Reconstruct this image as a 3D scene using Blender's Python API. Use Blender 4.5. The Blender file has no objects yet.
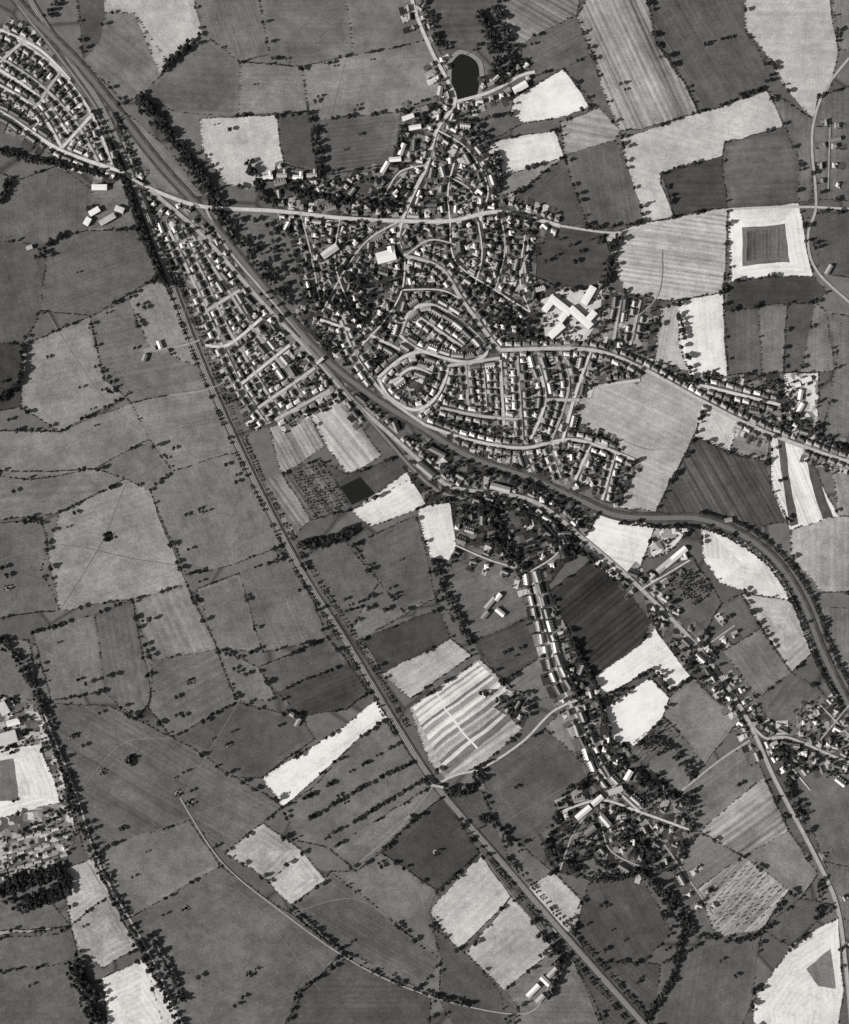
import bpy, math, random
import numpy as np
from mathutils import Vector, noise
from mathutils.geometry import tessellate_polygon
random.seed(7); rng=np.random.default_rng(7)
S=2.0; CX,CY=424.5,512.0
def WX(p): return ((p[0]-CX)*S,(CY-p[1])*S)
def lin(t):
    c=t/255.0
    return ((c+0.055)/1.055)**2.4 if c>0.04045 else c/12.92
K=1.4
scene=bpy.context.scene
coll=scene.collection
GZ=1.1
# ---------------------------------------------------------------- materials
def newmat(name):
    m=bpy.data.materials.new(name); m.use_nodes=True
    nt=m.node_tree; b=nt.nodes['Principled BSDF']
    b.inputs['Roughness'].default_value=0.95
    b.inputs['Specular IOR Level'].default_value=0.05
    return m,nt,b
def N(nt,t,**kw):
    n=nt.nodes.new(t)
    for k,v in kw.items(): setattr(n,k,v)
    return n
def M(nt,op,a,b=None,c=None):
    n=nt.nodes.new('ShaderNodeMath'); n.operation=op
    for i,v in enumerate((a,b,c)):
        if v is None: continue
        if isinstance(v,(int,float)): n.inputs[i].default_value=v
        else: nt.links.new(v,n.inputs[i])
    return n.outputs[0]
def noise_n(nt,vec,scale,detail=3,rough=0.55):
    n=N(nt,'ShaderNodeTexNoise'); n.inputs['Scale'].default_value=scale
    n.inputs['Detail'].default_value=detail; n.inputs['Roughness'].default_value=rough
    nt.links.new(vec,n.inputs['Vector']); return n.outputs[0]
def tint(nt,b,val,w=(1.0,0.978,0.955)):
    c=N(nt,'ShaderNodeCombineColor')
    for i in range(3): nt.links.new(M(nt,'MULTIPLY',val,w[i]),c.inputs[i])
    nt.links.new(c.outputs[0],b.inputs['Base Color'])
def centered(nt,v,amp):
    return M(nt,'ADD',M(nt,'MULTIPLY',M(nt,'SUBTRACT',v,0.5),amp),1.0)
def softmax(nt,val):
    return M(nt,'MULTIPLY',0.95,M(nt,'TANH',M(nt,'MULTIPLY',val,1/0.95)))
def make_field_mat():
    m,nt,b=newmat('farmland_soil_and_grass')
    g=N(nt,'ShaderNodeNewGeometry').outputs['Position']
    tone=N(nt,'ShaderNodeAttribute',attribute_name='tone').outputs['Fac']
    st=N(nt,'ShaderNodeAttribute',attribute_name='stripe').outputs['Fac']
    uv=N(nt,'ShaderNodeAttribute',attribute_name='uvw').outputs['Vector']
    mp=N(nt,'ShaderNodeMapping'); mp.inputs['Scale'].default_value=(1,0.018,1); nt.links.new(uv,mp.inputs['Vector'])
    s1=noise_n(nt,mp.outputs[0],0.15,3,0.65)
    s2=noise_n(nt,mp.outputs[0],0.04,1,0.5)
    w=N(nt,'ShaderNodeTexWave'); w.inputs['Scale'].default_value=0.03; w.inputs['Distortion'].default_value=1.2; w.inputs['Detail'].default_value=2
    w.inputs['Detail Scale'].default_value=0.5
    nt.links.new(uv,w.inputs['Vector'])
    stripe=M(nt,'ADD',M(nt,'MULTIPLY',M(nt,'SUBTRACT',s1,0.5),2.0),M(nt,'MULTIPLY',M(nt,'SUBTRACT',s2,0.5),1.6))
    stripe=M(nt,'ADD',stripe,M(nt,'MULTIPLY',M(nt,'SUBTRACT',w.outputs['Fac'],0.5),0.35))
    f=M(nt,'ADD',M(nt,'MULTIPLY',stripe,st),1.0)
    big=noise_n(nt,g,0.009,4,0.62); mid=noise_n(nt,g,0.045,3,0.72); fine=noise_n(nt,g,0.28,2,0.75)
    f=M(nt,'MULTIPLY',f,centered(nt,big,1.4)); f=M(nt,'MULTIPLY',f,centered(nt,mid,1.1)); f=M(nt,'MULTIPLY',f,centered(nt,fine,1.2))
    # thistle and rush tufts: small dark specks in the pasture
    tv=N(nt,'ShaderNodeTexVoronoi'); tv.inputs['Scale'].default_value=0.035; nt.links.new(g,tv.inputs['Vector'])
    sp=M(nt,'MINIMUM',M(nt,'ADD',M(nt,'MULTIPLY',tv.outputs['Distance'],9.0),0.45),1.0)
    f=M(nt,'MULTIPLY',f,sp)
    val=M(nt,'MULTIPLY',tone,f); val=M(nt,'MAXIMUM',softmax(nt,val),0.012)
    tint(nt,b,val)
    return m
MF=make_field_mat()
def make_town_mat():
    m,nt,b=newmat('garden_plots_ground')
    g=N(nt,'ShaderNodeNewGeometry').outputs['Position']
    tone=N(nt,'ShaderNodeAttribute',attribute_name='tone').outputs['Fac']
    v=N(nt,'ShaderNodeTexVoronoi',distance='CHEBYCHEV'); v.inputs['Scale'].default_value=0.075
    nt.links.new(g,v.inputs['Vector'])
    s=N(nt,'ShaderNodeSeparateColor'); nt.links.new(v.outputs['Color'],s.inputs[0])
    c=M(nt,'POWER',s.outputs[0],2.4); f=M(nt,'ADD',M(nt,'MULTIPLY',c,2.0),0.35)
    fine=noise_n(nt,g,0.35,3,0.7); f=M(nt,'MULTIPLY',f,centered(nt,fine,1.8))
    val=M(nt,'MINIMUM',M(nt,'MAXIMUM',M(nt,'MULTIPLY',tone,f),0.012),0.7)
    tint(nt,b,val); return m
MT=make_town_mat()
def make_base_mat():
    m,nt,b=newmat('pasture_patchwork')
    g=N(nt,'ShaderNodeNewGeometry').outputs['Position']
    v=N(nt,'ShaderNodeTexVoronoi'); v.inputs['Scale'].default_value=0.007; nt.links.new(g,v.inputs['Vector'])
    s=N(nt,'ShaderNodeSeparateColor'); nt.links.new(v.outputs['Color'],s.inputs[0])
    e=N(nt,'ShaderNodeTexVoronoi',feature='DISTANCE_TO_EDGE'); e.inputs['Scale'].default_value=0.007; nt.links.new(g,e.inputs['Vector'])
    ed=M(nt,'MINIMUM',M(nt,'ADD',M(nt,'MULTIPLY',e.outputs['Distance'],14),0.45),1.0)
    f=M(nt,'ADD',M(nt,'MULTIPLY',s.outputs[0],0.06),0.11)
    f=M(nt,'MULTIPLY',f,ed)
    f=M(nt,'MULTIPLY',f,centered(nt,noise_n(nt,g,0.05,4,0.65),0.9)); f=M(nt,'MULTIPLY',f,centered(nt,noise_n(nt,g,0.3,3,0.7),0.9))
    tint(nt,b,f); return m
MB=make_base_mat()
def simple_mat(name,t,var=0.4,scale=0.4,rough=0.95,rnd=.5):
    m,nt,b=newmat(name); b.inputs['Roughness'].default_value=rough
    g=N(nt,'ShaderNodeNewGeometry').outputs['Position']
    oi=N(nt,'ShaderNodeObjectInfo').outputs['Random']
    f=M(nt,'MULTIPLY',centered(nt,noise_n(nt,g,scale,3,0.6),var),centered(nt,oi,rnd))
    tint(nt,b,M(nt,'MINIMUM',M(nt,'MULTIPLY',f,lin(t)*K),0.82)); return m
M_road=simple_mat('road_surface',165,0.9,0.12)
M_lane=simple_mat('lane_gravel',150,0.9,0.1)
M_yard=simple_mat('concrete_yard',185,0.8,0.06)
TP=simple_mat('trodden_path',124,.6,.1)
M_pave=simple_mat('pavement_concrete',145,0.5,0.3)
M_ballast=simple_mat('railway_ballast',138,0.7,0.15)
M_ballast2=simple_mat('weathered_ballast',104,0.7,0.15)
M_sleep=simple_mat('railway_sleepers',86,0.5,0.3)
M_rail=simple_mat('steel_rail',140,0.2,0.3,0.5)
M_verge=simple_mat('rough_grass_bank',66,1.6,0.08)
M_wall=simple_mat('brick_wall',108,0.3,0.5)
M_win=simple_mat('window_glass',45,0.2,0.5,0.2)
M_door=simple_mat('painted_door',90,0.2,0.5,0.5)
M_r=[simple_mat('slate_roof',108,0.6,0.5,.95,.9),simple_mat('tile_roof',142,0.5,0.5,.95,.9),simple_mat('pale_tile_roof',190,0.5,0.5)]
M_white=simple_mat('pale_flat_roof',232,0.3,0.1,.95,.2)
M_grey=simple_mat('asbestos_roof',170,0.5,0.1)
M_chim=simple_mat('chimney_brick',110,0.3,0.5)
M_bark=simple_mat('bark',70,0.3,0.5)
m,nt,b=newmat('pond_water'); b.inputs['Base Color'].default_value=(0.018,0.018,0.017,1); b.inputs['Roughness'].default_value=0.25; M_water=m
m,nt,b=newmat('foliage')
at=N(nt,'ShaderNodeAttribute',attribute_name='tone').outputs['Fac']; oi=N(nt,'ShaderNodeObjectInfo').outputs['Random']
tint(nt,b,M(nt,'MULTIPLY',at,centered(nt,oi,0.9))); M_fol=m
# ---------------------------------------------------------------- mesh helpers
def mesh_obj(name,verts,faces,mats,midx=None,link=True):
    me=bpy.data.meshes.new(name); me.from_pydata(verts,[],faces)
    for mm in mats: me.materials.append(mm)
    if midx is not None: me.polygons.foreach_set('material_index',midx)
    me.update()
    o=bpy.data.objects.new(name,me)
    if link: coll.objects.link(o)
    return o
def fattr(me,name,vals,dom='POINT'):
    a=me.attributes.new(name,'FLOAT',dom); a.data.foreach_set('value',np.asarray(vals,dtype=np.float32))
def vattr(me,name,vals,dom='POINT'):
    a=me.attributes.new(name,'FLOAT_VECTOR',dom); a.data.foreach_set('vector',np.asarray(vals,dtype=np.float32).ravel())
def warp(p):
    a=noise.noise_vector(Vector((p[0]/55.0,p[1]/55.0,3.1))); b=noise.noise_vector(Vector((p[0]/14.0,p[1]/14.0,9.7)))
    return (p[0]+a.x*3.0+b.x*1.2,p[1]+a.y*3.0+b.y*1.2)
def subdiv(pts,step=6,closed=True):
    out=[];n=len(pts)
    for i in range(n if closed else n-1):
        a=pts[i];c=pts[(i+1)%n];d=math.dist(a,c);k=max(1,int(d/step))
        for j in range(k): out.append((a[0]+(c[0]-a[0])*j/k,a[1]+(c[1]-a[1])*j/k))
    if not closed: out.append(pts[-1])
    return out
def smooth(pts,step=4):
    P=[pts[0]]+list(pts)+[pts[-1]];out=[]
    for i in range(1,len(P)-2):
        p0,p1,p2,p3=[np.array(q,float) for q in P[i-1:i+3]]
        k=max(1,int(np.linalg.norm(p2-p1)/step))
        for j in range(k):
            t=j/k
            out.append(tuple(0.5*((2*p1)+(-p0+p2)*t+(2*p0-5*p1+4*p2-p3)*t*t+(-p0+3*p1-3*p2+p3)*t**3)))
    out.append(tuple(pts[-1])); return out
OQ=2; OW,OH=900*OQ,1080*OQ; occ=np.zeros((OH,OW),bool); OX,OY=25,28
def mark(x,y,r):
    x0,x1=int((x-r+OX)*OQ),int((x+r+OX)*OQ)+1; y0,y1=int((y-r+OY)*OQ),int((y+r+OY)*OQ)+1
    occ[max(0,y0):max(0,y1),max(0,x0):max(0,x1)]=True
def isocc(x,y,r=0):
    x0,x1=int((x-r+OX)*OQ),int((x+r+OX)*OQ)+1; y0,y1=int((y-r+OY)*OQ),int((y+r+OY)*OQ)+1
    if x0<0 or y0<0 or x1>OW or y1>OH: return False
    return occ[y0:y1,x0:x1].any()
def inpoly(x,y,poly):
    c=False;n=len(poly);j=n-1
    for i in range(n):
        xi,yi=poly[i];xj,yj=poly[j]
        if (yi>y)!=(yj>y) and x<(xj-xi)*(y-yi)/(yj-yi)+xi: c=not c
        j=i
    return c
# ---------------------------------------------------------------- base ground
g=mesh_obj('ground',[(-15000,-15000,0),(15000,-15000,0),(15000,15000,0),(-15000,15000,0)],[(0,1,2,3)],[MB])
# ---------------------------------------------------------------- fields: (tone, kind, stripe angle, pts, hedge)
F=[
(108,'g',40,[(62,0),(98,0),(103,12),(133,14),(165,57),(163,75),(140,97),(122,100),(85,62)],.3),
(88,'g',None,[(98,0),(60,0),(85,62),(100,40),(103,12)],.1),
(146,'g',50,[(98,0),(178,0),(200,32),(168,72),(133,14),(103,12)],.3),
(96,'g',70,[(178,0),(245,0),(268,55),(240,62),(200,32)],.6),
(108,'g',None,[(245,0),(340,0),(352,58),(300,68),(268,55)],.6),
(112,'g',0,[(340,0),(410,0),(425,40),(352,58)],.6),
(92,'g',None,[(168,75),(200,32),(240,62),(236,116),(175,112),(140,97)],.7),
(106,'g',0,[(240,66),(300,68),(308,112),(236,116)],.5),
(101,'g',None,[(300,68),(352,58),(425,40),(437,60),(440,95),(400,112),(320,122),(308,112)],.6),
(165,'g',80,[(200,118),(278,116),(283,165),(248,190),(225,185),(202,150)],.6),
(80,'g',None,[(278,116),(308,112),(320,122),(325,175),(283,165)],.5),
(90,'g',None,[(320,122),(400,112),(392,165),(325,178)],.6),
(112,'g',50,[(112,105),(140,125),(175,160),(205,200),(150,188),(125,140)],.1),
(84,'g',None,[(410,0),(500,0),(498,15),(475,50),(447,68),(435,45)],.6),
(92,'s',30,[(500,0),(560,0),(592,0),(578,16),(520,45),(496,18)],.6),
(98,'g',None,[(520,45),(578,18),(592,52),(562,70),(527,78)],.7),
(210,'g',20,[(515,98),(567,72),(592,108),(550,120),(525,125),(512,115)],.7),
(132,'s',65,[(578,16),(632,0),(655,40),(688,90),(697,113),(640,130),(622,132),(600,85)],.7),
(92,'g',None,[(562,70),(592,55),(605,90),(622,132),(600,110)],.6),
(84,'g',60,[(640,0),(737,0),(745,30),(770,80),(757,92),(700,113),(678,70),(652,35)],.7),
(160,'g',None,[(740,0),(820,0),(838,50),(830,85),(812,120),(782,90),(768,60),(745,25)],.6),
(110,'g',None,[(820,0),(849,0),(849,55),(838,50),(832,25)],.5),
(166,'g',15,[(622,140),(700,115),(765,93),(783,126),(725,142),(722,156),(662,174),(660,182),(675,216),(645,223),(625,160)],.7),
(62,'g',0,[(662,174),(725,160),(728,208),(676,215)],.7),
(88,'g',None,[(725,142),(783,126),(800,160),(798,203),(728,208),(725,160)],.7),
(100,'g',None,[(783,126),(770,92),(812,120),(812,200),(798,203),(800,160)],.5),
(80,'g',80,[(565,155),(615,142),(625,160),(645,223),(602,231),(586,228)],.7),
(84,'g',None,[(500,208),(567,155),(586,228),(540,222)],.4),
(104,'g',None,[(500,178),(560,158),(530,185),(500,208)],.1),
(188,'g',None,[(480,145),(555,130),(565,155),(500,178),(492,165)],.7),
(130,'s',10,[(560,122),(600,110),(622,132),(615,142),(565,152)],.6),
(86,'g',None,[(470,122),(512,110),(520,130),(480,142)],.6),
(98,'g',None,[(817,98),(849,65),(849,205),(815,205),(812,150)],.5),
(157,'s',8,[(605,238),(650,226),(725,212),(724,255),(722,290),(670,300),(625,294)],.7),
(205,'c',None,[(728,212),(800,208),(812,276),(728,280)],.7),
(104,'g',0,[(742,227),(784,224),(790,263),(741,266)],0),
(84,'s',90,[(747,231),(780,228),(785,259),(746,261)],0),
(90,'g',None,[(805,215),(849,212),(849,290),(822,272)],.5),
(66,'g',0,[(725,283),(815,278),(827,290),(815,302),(725,310)],.5),
(88,'g',90,[(725,310),(760,308),(760,372),(727,375)],.4),
(100,'g',90,[(760,308),(787,306),(783,372),(760,372)],.2),
(84,'g',90,[(787,306),(812,302),(802,372),(783,372)],.5),
(106,'g',90,[(812,302),(840,322),(836,372),(802,372)],.6),
(206,'g',85,[(678,300),(722,290),(727,375),(692,378),(680,345)],.5),
(150,'g',None,[(662,308),(678,300),(684,345),(690,372),(652,362)],.3),
(88,'t',None,[(630,298),(662,308),(652,362),(640,370),(620,350)],.4),
(74,'g',None,[(530,225),(600,232),(612,262),(604,286),(560,292),(525,272)],.8),
(92,'g',None,[(825,312),(849,330),(849,450),(820,440),(838,372)],.4),
(185,'t',None,[(784,374),(820,373),(816,430),(786,412)],.5),
(82,'t',None,[(728,378),(784,374),(786,405),(735,402)],.6),
(150,'g',25,[(583,388),(648,373),(705,403),(698,428),(657,513),(618,508),(640,465),(605,440),(570,420)],.6),
(182,'g',60,[(710,405),(740,420),(730,455),(695,438)],.4),
(128,'g',None,[(740,420),(770,434),(766,465),(730,455)],.4),
(70,'s',60,[(692,442),(766,466),(772,490),(788,522),(745,532),(700,520),(658,514),(672,480)],.5),
(206,'s',68,[(768,437),(803,450),(838,515),(790,532),(775,490)],.4),
(76,'g',70,[(776,440),(783,443),(798,526),(790,528)],0),
(70,'g',70,[(803,455),(813,458),(832,516),(822,520)],0),
(130,'g',70,[(830,457),(849,460),(849,512),(842,515)],.3),
(146,'g',None,[(790,533),(838,518),(849,515),(849,600),(820,590),(790,555)],.4),
(214,'g',None,[(597,513),(655,527),(640,572),(610,578),(582,548)],.5),
(168,'t',None,[(655,528),(690,528),(665,556),(645,560)],.3),
(198,'c',None,[(695,525),(740,538),(775,562),(795,600),(755,595),(720,582),(702,555)],.4),
(80,'g',None,[(645,580),(690,556),(712,585),(722,602),(700,642),(662,612)],.5),
(50,'s',-40,[(548,592),(590,562),(620,582),(650,622),(640,645),(595,677),(572,640)],.4),
(226,'g',-35,[(595,680),(640,648),(658,622),(695,660),(690,676),(670,690),(650,667),(603,698)],.4),
(222,'g',-35,[(605,710),(648,676),(668,697),(662,716),(635,745),(612,740)],.5),
(158,'c',None,[(742,595),(797,602),(818,645),(792,672),(770,640)],.6),
(92,'g',None,[(722,650),(762,626),(787,672),(757,700)],.6),
(78,'g',None,[(722,602),(745,600),(762,626),(722,650),(702,642)],.5),
(105,'g',None,[(818,605),(849,615),(849,700),(832,665)],.4),
(92,'g',None,[(668,697),(692,680),(740,718),(705,765),(680,732),(664,712)],.6),
(86,'g',None,[(757,700),(792,672),(822,692),(795,728),(766,720)],.5),
(90,'g',None,[(645,765),(680,732),(705,765),(680,792)],.6),
(100,'s',-45,[(640,742),(664,712),(680,732),(645,765),(628,758)],.4),
(134,'s',-35,[(700,830),(762,776),(787,832),(742,857)],.6),
(100,'g',None,[(685,795),(750,742),(762,776),(700,830)],.6),
(90,'g',None,[(766,720),(785,745),(810,850),(787,832),(762,776),(750,742)],.3),
(98,'g',None,[(785,765),(849,785),(849,885),(825,860)],.5),
(84,'g',None,[(825,862),(849,885),(849,960),(838,915)],.3),
(212,'c',None,[(750,1005),(790,945),(838,912),(843,990),(832,1024),(765,1024)],.6),
(92,'g',None,[(806,968),(832,948),(836,988),(818,985)],0),
(122,'s',-45,[(695,890),(745,860),(790,890),(762,930),(715,937)],.6),
(92,'g',None,[(745,858),(787,832),(818,872),(800,897),(790,890)],.6),
(84,'g',None,[(660,962),(715,937),(762,932),(750,1005),(700,1024),(650,1024)],.6),
(80,'g',None,[(590,882),(640,872),(672,932),(640,962),(590,962),(570,922)],.6),
(86,'g',None,[(762,932),(800,897),(835,903),(790,945)],.6),
(90,'g',None,[(683,832),(700,830),(742,857),(695,890),(670,870)],.5),
(78,'g',None,[(555,950),(590,962),(655,965),(648,1024),(640,1024),(575,965)],.4),
# centre
(152,'s',52,[(307,413),(345,400),(381,455),(347,476)],.3),
(120,'s',60,[(268,428),(302,416),(325,446),(282,475)],.4),
(122,'s',55,[(262,480),(285,472),(312,522),(290,540)],.3),
(88,'s',55,[(285,472),(320,458),(352,512),(312,524)],.4),
(80,'g',None,[(322,455),(347,476),(400,455),(420,472),(352,512)],.4),
(182,'g',-30,[(348,512),(408,470),(432,490),(422,507),(372,527)],.5),
(84,'g',None,[(300,557),(345,540),(378,582),(362,608),(330,618)],.5),
(95,'g',None,[(355,545),(415,515),(430,570),(435,597),(402,612),(378,585)],.5),
(200,'g',None,[(415,507),(450,503),(457,535),(452,562),(430,557)],.4),
(74,'g',None,[(435,597),(455,560),(510,555),(535,590),(530,615),(475,640)],.3),
(62,'g',None,[(362,640),(440,608),(450,640),(382,672)],.5),
(150,'g',-30,[(384,676),(450,640),(472,655),(410,697)],.4),
(86,'g',None,[(360,610),(402,612),(437,600),(362,640),(350,632)],.3),
(150,'s',-35,[(408,708),(480,658),(532,703),(522,728),(482,765),(447,780),(430,762)],.5),
]
A_,B_,C_,D_=(410,709),(480,660),(527,705),(447,776)
def lp(p,q,t): return (p[0]+(q[0]-p[0])*t,p[1]+(q[1]-p[1])*t)
tt=[0,.05,.09,.14,.17,.22,.27,.31,.35,.42,.45,.5,.55,.6,.66,.7,.76,.8,.85,.9,1.0]
tn=[205,140,205,165,215,185,120,195,130,180,210,140,185,112,165,130,155,100,185,110]
for a in range(len(tn)):
    p0,p1=lp(A_,D_,tt[a]),lp(A_,D_,tt[a+1]); q0,q1=lp(B_,C_,tt[a]),lp(B_,C_,tt[a+1])
    F.append((tn[a],'g',-35,[lp(p0,q0,.02),lp(p0,q0,.98),lp(p1,q1,.98),lp(p1,q1,.02)],0))
F.append((212,'g',45,[lp(A_,B_,.34),lp(A_,B_,.358),lp(D_,C_,.385),lp(D_,C_,.367)],0))
F+=[
(78,'t',None,[(495,705),(520,690),(532,703),(520,725)],.2),
(76,'g',None,[(475,640),(530,615),(547,652),(502,682)],.6),
(92,'g',None,[(502,682),(547,652),(562,690),(532,703)],.6),
(86,'g',None,[(480,772),(545,727),(592,770),(567,812),(522,847),(492,822)],.6),
(100,'g',None,[(545,727),(575,700),(600,760),(592,770)],.4),
(70,'g',None,[(443,797),(480,790),(492,822),(470,835)],.5),
(62,'g',-30,[(380,852),(438,797),(480,855),(437,892)],.7),
(164,'g',-45,[(430,912),(482,857),(512,897),(457,950)],.5),
(154,'g',-40,[(465,952),(515,900),(553,950),(500,992)],.4),
(156,'g',40,[(523,892),(552,870),(582,902),(575,930),(557,935)],.5),
(88,'g',None,[(492,825),(522,847),(552,870),(523,892)],.5),
(104,'g',None,[(500,992),(553,950),(575,965),(630,1024),(530,1024)],.3),
(222,'g',-35,[(260,777),(345,727),(375,700),(386,718),(350,747),(312,787),(282,806)],.5),
(84,'g',None,[(282,806),(350,747),(386,720),(432,787),(385,815),(330,850),(298,842)],.5),
(92,'g',None,[(330,850),(385,815),(430,790),(438,797),(355,870)],.5),
(160,'c',None,[(268,882),(300,850),(325,880),(290,905)],.5),
(146,'c',None,[(225,852),(262,822),(298,848),(268,882)],.5),
(88,'g',None,[(355,870),(380,852),(437,892),(430,912),(440,960),(330,872)],.3),
(80,'g',30,[(287,907),(325,880),(332,870),(440,960),(420,990),(345,952)],.6),
(84,'g',None,[(430,925),(465,952),(520,1005),(500,1024),(440,1000),(440,960)],.5),
# left
(78,'g',75,[(0,235),(47,244),(40,310),(20,343),(0,343)],.5),
(96,'g',None,[(0,160),(20,180),(60,165),(92,190),(88,230),(47,244),(0,235)],.5),
(88,'g',-20,[(47,244),(88,230),(137,230),(160,275),(90,318),(40,310)],.5),
(116,'g',None,[(92,190),(95,175),(122,180),(145,230),(88,230)],.3),
(58,'g',None,[(0,345),(20,343),(22,408),(0,417)],.4),
(112,'g',None,[(128,300),(160,275),(205,370),(150,347)],.6),
(116,'g',-15,[(20,343),(90,320),(105,380),(132,392),(60,432),(22,408)],.6),
(104,'g',None,[(90,320),(128,300),(150,347),(205,370),(214,387),(132,402),(105,380)],.6),
(118,'g',None,[(0,430),(60,432),(132,398),(150,440),(95,470),(30,480),(0,475)],.6),
(108,'g',None,[(132,400),(214,387),(242,450),(172,470),(150,440)],.7),
(104,'g',None,[(95,470),(150,440),(172,470),(150,490),(125,480)],.7),
(106,'g',None,[(0,480),(95,470),(125,480),(60,512),(0,532)],.7),
(116,'g',-20,[(125,480),(150,490),(187,585),(132,598),(60,610),(42,570),(58,513)],.7),
(99,'g',None,[(150,490),(172,470),(242,455),(272,520),(282,547),(217,570),(187,575)],.7),
(100,'g',None,[(0,535),(42,520),(60,610),(0,627)],.6),
(100,'g',None,[(35,632),(95,615),(105,692),(50,700)],.7),
(90,'g',None,[(95,612),(132,600),(150,700),(137,720),(105,692)],.7),
(96,'g',None,[(132,600),(187,585),(216,650),(150,662)],.7),
(92,'g',None,[(150,662),(216,650),(237,702),(172,737),(148,708)],.7),
(100,'g',None,[(197,590),(240,573),(262,652),(220,652)],.7),
(92,'g',None,[(240,573),(292,555),(327,637),(262,652)],.7),
(78,'g',None,[(257,667),(327,635),(347,662),(277,692)],.7),
(72,'g',None,[(277,692),(347,662),(367,692),(345,712),(302,717)],.7),
(99,'g',None,[(218,655),(257,664),(277,698),(240,705)],.7),
(86,'g',None,[(174,737),(240,705),(302,718),(312,740),(260,777),(232,775)],.7),
(92,'g',30,[(40,702),(110,705),(174,740),(260,790),(282,806),(225,852),(190,820),(85,852),(70,790)],.6),
(96,'g',None,[(85,855),(190,822),(220,867),(130,917),(105,880)],.3),
(86,'g',-25,[(130,917),(220,868),(342,957),(310,987),(230,1024),(187,1024)],.5),
(76,'g',None,[(300,990),(345,960),(432,1000),(422,1024),(260,1024)],.5),
(100,'g',None,[(0,640),(30,640),(42,700),(20,700),(0,680)],.5),
(120,'t',None,[(0,690),(20,700),(40,705),(78,832),(60,870),(0,880)],.3),
(206,'c',None,[(0,757),(40,745),(60,802),(0,836)],.2),
(90,'g',None,[(0,765),(12,760),(18,800),(0,806)],0),
(150,'c',None,[(55,872),(92,858),(110,895),(70,925)],.5),
(144,'c',None,[(70,925),(115,898),(137,948),(102,968),(77,950)],.5),
(88,'g',None,[(0,905),(50,900),(70,925),(0,940)],.5),
(140,'g',None,[(0,940),(60,926),(66,932),(0,948)],.1),
(92,'g',None,[(0,950),(68,930),(77,960),(0,985)],.5),
(80,'g',None,[(0,987),(77,960),(115,1024),(0,1024)],.5),
(194,'c',None,[(102,978),(140,960),(177,1010),(177,1024),(115,1024)],.5),
# town ground
(90,'t',None,[(0,30),(45,20),(110,110),(145,190),(60,150),(0,115)],0),
(92,'t',None,[(165,205),(215,238),(262,298),(340,395),(300,412),(265,425),(240,400),(205,340),(180,260)],0),
(84,'g',None,[(205,207),(275,212),(300,240),(305,300),(290,330),(255,290),(225,245)],0),
(78,'t',None,[(275,165),(330,180),(400,165),(405,110),(455,100),(470,122),(500,178),(498,208),(530,225),(525,272),(545,290),(500,345),(405,310),(360,420),(300,335),(305,260),(275,210)],0),
(92,'t',None,[(360,420),(380,340),(405,305),(500,345),(590,350),(640,372),(583,388),(570,420),(640,465),(618,508),(530,475),(440,435),(400,410)],0),
(92,'t',None,[(530,290),(600,285),(625,295),(620,350),(505,348)],0),
(86,'t',None,[(648,372),(692,378),(728,378),(735,402),(786,412),(816,432),(849,452),(849,458),(770,432),(705,402)],0),
(74,'t',None,[(408,440),(440,440),(520,475),(600,512),(580,548),(545,590),(510,555),(455,545),(450,503),(425,505),(400,465)],0),
(82,'t',None,[(525,580),(548,592),(572,640),(595,677),(612,736),(640,760),(605,775),(575,710),(545,650),(530,615)],0),
(80,'t',None,[(567,812),(592,770),(645,765),(685,795),(683,832),(670,870),(640,872),(590,882),(552,870),(540,845)],0),
(80,'t',None,[(640,572),(660,600),(700,645),(745,715),(785,740),(849,755),(849,785),(785,765),(740,720),(692,680),(650,622)],0),
(80,'g',None,[(640,872),(695,890),(715,937),(672,932)],0),
(94,'t',None,[(800,700),(849,715),(849,760),(795,735)],0),
]
allp=[]
def snap(p):
    for q in allp:
        if abs(q[0]-p[0])<5.5 and abs(q[1]-p[1])<5.5: return q
    allp.append(p); return p
edges={}
def ext(p):
    x,y=p
    if x<=0: x=-70
    if x>=849: x=920
    if y<=0: y=-80
    if y>=1024: y=1104
    return (x,y)
def topkind(x,y):
    for f in reversed(F):
        if inpoly(x,y,f[3]): return f
    return None
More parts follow.
